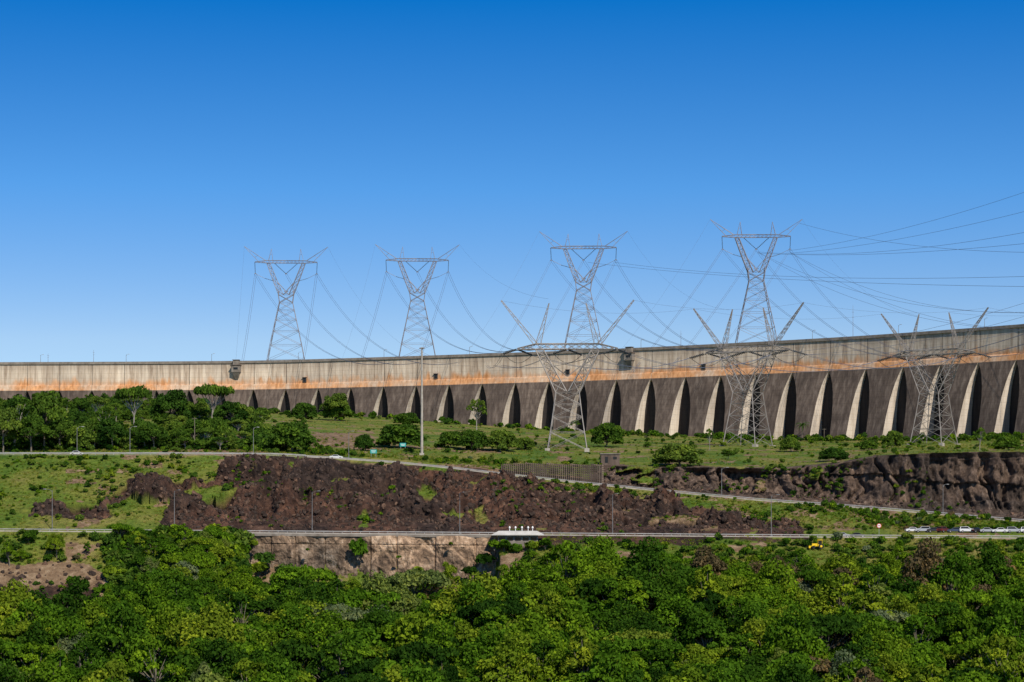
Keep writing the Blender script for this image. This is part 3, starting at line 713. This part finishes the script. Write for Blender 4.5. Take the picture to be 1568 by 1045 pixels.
def scatter(name,c,pts,rots,scl,idxs):
    me=D.meshes.new(name);me.from_pydata([tuple(p) for p in pts],[],[])
    for nm,ty,dat,key in(('rot','FLOAT_VECTOR',rots,'vector'),('scl','FLOAT_VECTOR',scl,'vector')):
        at=me.attributes.new(nm,ty,'POINT');at.data.foreach_set(key,np.array(dat,dtype=np.float32).ravel())
    at=me.attributes.new('idx','INT','POINT');at.data.foreach_set('value',np.array(idxs,dtype=np.int32))
    o=place(name,me)
    ng=D.node_groups.new(name+'_gn','GeometryNodeTree')
    ng.interface.new_socket('Geometry',in_out='INPUT',socket_type='NodeSocketGeometry');ng.interface.new_socket('Geometry',in_out='OUTPUT',socket_type='NodeSocketGeometry')
    N=ng.nodes.new;gi=N('NodeGroupInput');go=N('NodeGroupOutput');ci=N('GeometryNodeCollectionInfo');ip=N('GeometryNodeInstanceOnPoints')
    ci.inputs['Collection'].default_value=c;ci.inputs['Separate Children'].default_value=True;ci.inputs['Reset Children'].default_value=True
    ip.inputs['Pick Instance'].default_value=True
    def na(nm,ty):
        x=N('GeometryNodeInputNamedAttribute');x.data_type=ty;x.inputs['Name'].default_value=nm;return x.outputs['Attribute']
    er=N('FunctionNodeEulerToRotation');l=ng.links.new
    l(na('rot','FLOAT_VECTOR'),er.inputs[0]);l(er.outputs[0],ip.inputs['Rotation']);l(na('scl','FLOAT_VECTOR'),ip.inputs['Scale']);l(na('idx','INT'),ip.inputs['Instance Index'])
    l(gi.outputs[0],ip.inputs['Points']);l(ci.outputs[0],ip.inputs['Instance']);l(ip.outputs[0],go.inputs[0])
    md=o.modifiers.new('scatter','NODES');md.node_group=ng
    return o
ft_protos=[tree(11,5.4,10,20,210,.27),tree(12,6.4,9.5,26,210,.28),tree(13,4.2,9,16,190,.27),tree(14,5.8,8.,20,190,.28,style='umbrella'),tree(15,3.6,10,16,190,.26),tree(16,5.2,8,20,190,.34),tree(17,4.4,9.5,14,150,.27,style='sparse')]
CF=coll('forest',ft_protos)
pts=[];rots=[];scl=[];ids=[]
def addp(p,s,k,tilt=.08,sz=None):
    pts.append(p);rots.append((random.uniform(-tilt,tilt),random.uniform(-tilt,tilt),random.uniform(0,6.28)))
    sz=sz or s*random.uniform(.8,1.3);scl.append((s,s,sz));ids.append(k)
Yv=470.
while Yv<672:
    X=-285.+random.random()*5
    while X<285:
        x=X+random.uniform(-2.8,2.8);y=Yv+random.uniform(-2.8,2.8);px=CX+F*x/y
        ok=-450<px<2050
        s=random.choice((.5,.7,.85,1.05,1.25,1.5))*random.uniform(.9,1.1)
        if y>645:
            if 372<px<768: ok=ok and y<652 and random.random()<.4; s=min(s,1)*.42
            elif px<190: ok=ok and random.random()<(.7 if y>662 else .05); s*=.5
            elif px<=372: s=min(s,1.1)*(.85 if y<664 else .62)
            else:
                ok=ok and random.random()<(.7 if y<650 else .03) and abs(x-TRX)>12; s=min(s,1.)*(.55 if y<650 else .3)
        elif y>618:
            if px<190: ok=ok and random.random()<.10; s*=.45
            elif 372<px<768: s=min(s,1)*.62
            else: s=min(s,1.1)*.85
        elif 590<y<=618 and px<200: s*=.6
        if ok: addp((x,y,ground(px,y)-.3),s,random.randrange(7))
        X+=5.5
    Yv+=5.3
scatter('hillside_forest',CF,pts,rots,scl,ids)
# terrace woodland below the left end of the dam
tw=[tree(31,5.2,9.5,20,200,.32,mats=M_leafd,bark=M_barkw),tree(32,4.2,10,16,190,.32,mats=M_leafd,bark=M_barkw),tree(33,5.6,8,22,190,.34,mats=M_leafd,style='low'),tree(34,5,9,18,170,.32,mats=M_leafd,style='umbrella',bark=M_barkw)]
pts=[];rots=[];scl=[];ids=[]
for _ in range(330):
    px=random.uniform(-330,400);y=random.uniform(785,1150)
    if px>310 and y>960: continue
    s=random.uniform(.55,1.0);x=(px-CX)/F*y
    if y>1000: s*=.8
    if fbm(np.array([x*.02]),np.array([y*.02]),np.array([0.]),3,44)[0]<-.25: continue
    addp((x,y,ground(px,y)-.5),s,random.randrange(4))
scatter('terrace_woodland',coll('woodland',tw),pts,rots,scl,ids)
bush_protos=[bush(1),bush(2,ls=.24,per=50),bush(3,M_leafd,.22,60),bush(4,M_leafd)]
CB=coll('shrub',bush_protos);CT=coll('grass_tuft',[tuft(1),tuft(2),tuft(3)]);CR=coll('rock',[boulder(i) for i in range(5)])
vis=(PXg>-90)&(PXg<1660)&(TY>600)&(PYg<960)
road=((TY>678.5)&(TY<692.5))|((TY>692)&(TY<703)&(PXg>1370))|((TY>upY(PXg)-1.5)&(TY<upY2(PXg)+1.5))|(TY>damY(PXg)-16)
nn=fbm(TX*.07,TY*.07,TZ*.07,4,91)
ok=vis&~road
def pick(mask,n):
    r,c=np.nonzero(mask);k=rng.integers(0,len(r),n);return r[k],c[k]
pts=[];rots=[];scl=[];ids=[]
def addmany(mask,n,s0,s1,ks,tilt=.15,dz=0):
    r,c=pick(mask,n)
    for i,j in zip(r,c):
        s=s0+(s1-s0)*random.random()**2
        addp((TX[i,j]+random.uniform(-.3,.3),TY[i,j]+random.uniform(-.3,.3),TZ[i,j]+dz*s),s,random.choice(ks),tilt)
low=ok&(TY<680)
notr=~((abs(TX-TRX)<5)&(TY>650)&(TY<671))
addmany(low&~so&~rk&notr&(TY>630)&((PXg<375)|(PXg>765)),1900,.4,1.7,[0,1,2,3])
addmany(low&(TY>652)&((PXg>170)&(PXg<375)),500,1.5,3.2,[0,1,2,3])
addmany(low&(TY<655)&(PXg<200),70,.6,2.2,[0,1,2,3])
addmany(low&((PXg>375)&(PXg<765))&(PYg>885),400,.6,1.8,[0,1,2,3])
mid=ok&(TY>692)&(TY<upY(PXg))
addmany(mid&~rk&(nn>.02),1000,.3,1.4,[0,1,2,3])
addmany(mid&rk&(nn>.15),200,.3,1.1,[1,2,3])
addmany(mid&~rk,400,.25,.8,[0,1,2])
hi=ok&(TY>upY2(PXg)+2)
addmany(hi&~cl&(nn>.05),900,.4,1.5,[0,1,2,3])
addmany(hi&~cl,400,.3,1.,[0,1,2])
addmany(hi&cl&(nn>.1),300,.3,1.2,[1,2,3])
addmany(hi&(PXg<420)&(TY>790),700,1.2,3.6,[2,3])
addmany(hi&(TY>damY(PXg)-45)&(PXg>380),500,.8,2.4,[0,1,2,3])
scatter('hillside_shrubs',CB,pts,rots,scl,ids)
pts=[];rots=[];scl=[];ids=[]
addmany(low&~so&(TY>650),7000,.5,1.2,[0,1,2]);addmany(mid&~rk,7000,.4,1.,[0,1,2]);addmany(hi&~cl,7000,.5,1.2,[0,1,2])
scatter('hillside_grass',CT,pts,rots,scl,ids)
pts=[];rots=[];scl=[];ids=[]
addmany(mid&rk,5000,.15,1.1,[0,1,2,3,4],3);addmany((mid|hi)&so,900,.12,.5,[0,1,2,3,4],3);addmany(mid&rk&(TY<705),900,.2,.9,[0,1,2,3,4],3)
addmany(low&so&(PXg<200),300,.2,1.3,[0,1,2,3,4],3)
addmany(hi&cl&(TZ<upZ(PXg)+3),500,.2,.9,[0,1,2,3,4],3)
scatter('slope_rocks',CR,pts,rots,scl,ids)
ridge={'round':tree(21,5,9,20,220,.32,mats=M_leafd),'dense':tree(22,5,7,28,240,.32,th=.25,mats=M_leafd,style='low'),'umb':tree(23,5.5,8,18,170,.34,style='umbrella',mats=M_leafd,bark=M_barkw),
 'sparse':tree(24,4.5,10,14,110,.30,.25,.4,'sparse',M_leafd,M_barkw),'umb2':tree(25,6,8.5,22,150,.34,.3,.5,'umbrella',M_leafd,M_barkw)}
dims={'round':(10.5,10.2),'dense':(11.,8.),'umb':(12,7.9),'sparse':(9,10.6),'umb2':(13,8.4)}
def rtree(px,foot,top,w,kind,nm='broadleaf_tree'):
    Y=findY(px,foot,775);z=ground(px,Y);H=(foot-top)*Y/F;Wd=w*Y/F
    zt=(YH-top)*Y/F+CZ;H=max(zt-z,1.5)
    d=dims[kind];place(nm,ridge[kind],((px-CX)/F*Y,Y,z-.2),random.random()*6.28,(Wd/d[0],Wd/d[0],H/d[1]))
for t in [(22,690,590,75,'sparse'),(68,690,577,66,'round'),(5,694,608,60,'round'),(48,692,622,60,'round'),(92,690,632,62,'round'),(132,690,640,60,'dense'),(172,690,628,52,'round'),(205,668,590,60,'umb2'),(262,660,582,64,'round'),(324,658,587,64,'umb2'),(352,662,604,50,'round'),(236,690,640,52,'round'),(292,684,638,56,'round'),(330,680,632,50,'dense'),(374,655,610,44,'round'),(160,672,612,40,'sparse'),(118,668,620,50,'round'),
 (447,692,637,84,'dense'),(462,645,611,50,'dense'),(513,645,592,50,'round'),(520,645,603,54,'dense'),(612,686,642,88,'dense'),(626,652,628,48,'dense'),(730,662,602,34,'sparse'),(722,690,652,60,'dense'),(765,692,652,60,'dense'),(690,686,655,50,'dense'),(560,690,660,36,'dense'),(26,660,598,60,'round'),
 (1500,690,648,22,'sparse'),(1366,686,654,38,'dense'),(1212,692,665,38,'dense'),(880,662,640,20,'sparse')]:
    rtree(*t)
for t in [(928,685,640,58,'dense'),(1042,716,673,86,'dense'),(1024,712,680,50,'dense'),(1280,706,682,54,'dense'),(1545,692,664,50,'dense'),(1115,704,684,24,'round'),(1087,690,650,16,'sparse'),(800,690,666,40,'dense'),(1330,690,670,30,'dense')]:
    rtree(*t,nm='round_bush')
place('wall_shrub',bush_protos[0],((548-CX)/F*674,673.0,float(roadZ(548))-6.5),0,(2.9,1.6,4.6))
place('wall_shrub',bush_protos[2],((405-CX)/F*673,672.5,float(roadZ(405))-9),0,(3,2,3))
for px,dz,s in((757,-4,2.2),(772,-4.5,2.6),(815,-4.5,2.4),(835,-3.5,2.2),(790,-5.5,2.5),(742,-9,3),(720,-12,2.4),(640,-12.5,2.6),(432,-12,2.4),(396,-12,3),(500,-12.5,1.8),(690,-3,.8),(470,-5,.7),(610,-7,.8),(388,-4,1.6)):
    place('wall_shrub',bush_protos[1],((px-CX)/F*670,671.8 if px<750 and dz>-10 else 669.8,float(roadZ(px))+dz),px,(s,s,s))
g=MB();g.path([(0,0,-.5),(.1,0,3),(.2,0,6.2)],.22,.15,8,1)
for i in range(16):
    a=i*2.4;el=.9-.08*i;pr=Vector((.2,0,6.2));w=.35
    for k in range(6):
        d=Vector((math.cos(a)*math.cos(el),math.sin(a)*math.cos(el),math.sin(el)))*.6;nx=pr+d;sd=Vector((-math.sin(a),math.cos(a),0))
        ww=w*(1-k/7);w2=w*(1-(k+1)/7)
        g.add([pr-sd*ww+Vector((0,0,-.15)),pr,nx,nx-sd*w2+Vector((0,0,-.15))],[(0,1,2,3)],0);g.add([pr+sd*ww+Vector((0,0,-.15)),pr,nx,nx+sd*w2+Vector((0,0,-.15))],[(0,1,2,3)],0)
        pr=nx;el-=.28
pm=g.mesh('palm',[M_leafd,M_bark]);Y=findY(1228,672);place('palm_tree',pm,((1228-CX)/F*Y,Y,ground(1228,Y)),0,1.15)
# ------------------------------------------------------------ light, sky, camera
az=math.radians(26);el=math.radians(42)
sd=Vector((math.sin(az)*math.cos(el),-math.cos(az)*math.cos(el),math.sin(el)))
L=D.lights.new('sun','SUN');L.energy=5.0;L.angle=math.radians(.5);L.color=(1,.92,.79)
o=D.objects.new('sun',L);o.rotation_euler=sd.to_track_quat('Z','Y').to_euler();o.location=(0,0,400);scene.collection.objects.link(o)
w=D.worlds.new('World');scene.world=w;w.use_nodes=True;nt=w.node_tree;bg=nt.nodes['Background']
sk=nt.nodes.new('ShaderNodeTexSky');sk.sky_type='NISHITA';sk.sun_disc=False;sk.sun_elevation=el;sk.sun_rotation=math.radians(180)-az
sk.altitude=200;sk.air_density=1.0;sk.dust_density=.3;sk.ozone_density=3.0
tc=nt.nodes.new('ShaderNodeTexCoord');vm=nt.nodes.new('ShaderNodeVectorMath');vm.operation='MULTIPLY';vm.inputs[1].default_value=(1,1,3.2)
vz=nt.nodes.new('ShaderNodeVectorMath');vz.operation='NORMALIZE'
nt.links.new(tc.outputs['Generated'],vm.inputs[0]);nt.links.new(vm.outputs[0],vz.inputs[0]);nt.links.new(vz.outputs[0],sk.inputs[0])
sx=nt.nodes.new('ShaderNodeSeparateXYZ');nt.links.new(tc.outputs['Generated'],sx.inputs[0])
zz=math_(nt,'MULTIPLY',sx.outputs[2],2.0)
# atmospheric tint by elevation (haze near the horizon, deep blue above)
tint=ramp(nt,zz,[(.0,(1.3/4,1.1/4,.9/4)),(.15,(1.7/4,1.65/4,1.5/4)),(.28,(.80/4,1.66/4,2.12/4)),(.44,(.03/4,1.20/4,2.15/4)),(1,(.4/4,.75/4,1.0/4))])
c1=mix(nt,1.,sk.outputs[0],tint,'MULTIPLY')
vm2=nt.nodes.new('ShaderNodeVectorMath');vm2.operation='SCALE';vm2.inputs['Scale'].default_value=4.;nt.links.new(c1,vm2.inputs[0])
nt.links.new(vm2.outputs[0],bg.inputs[0]);bg.inputs[1].default_value=.1
cam=D.cameras.new('camera');co=D.objects.new('camera',cam);scene.collection.objects.link(co)
co.location=(0,0,CZ);co.rotation_euler=(math.radians(90),0,0)
cam.sensor_width=36;cam.lens=36*F/1568;cam.shift_y=(YH-522.5)/1568;cam.clip_start=1;cam.clip_end=40000
scene.camera=co
scene.view_settings.view_transform='Standard';scene.view_settings.look='None';scene.view_settings.exposure=0
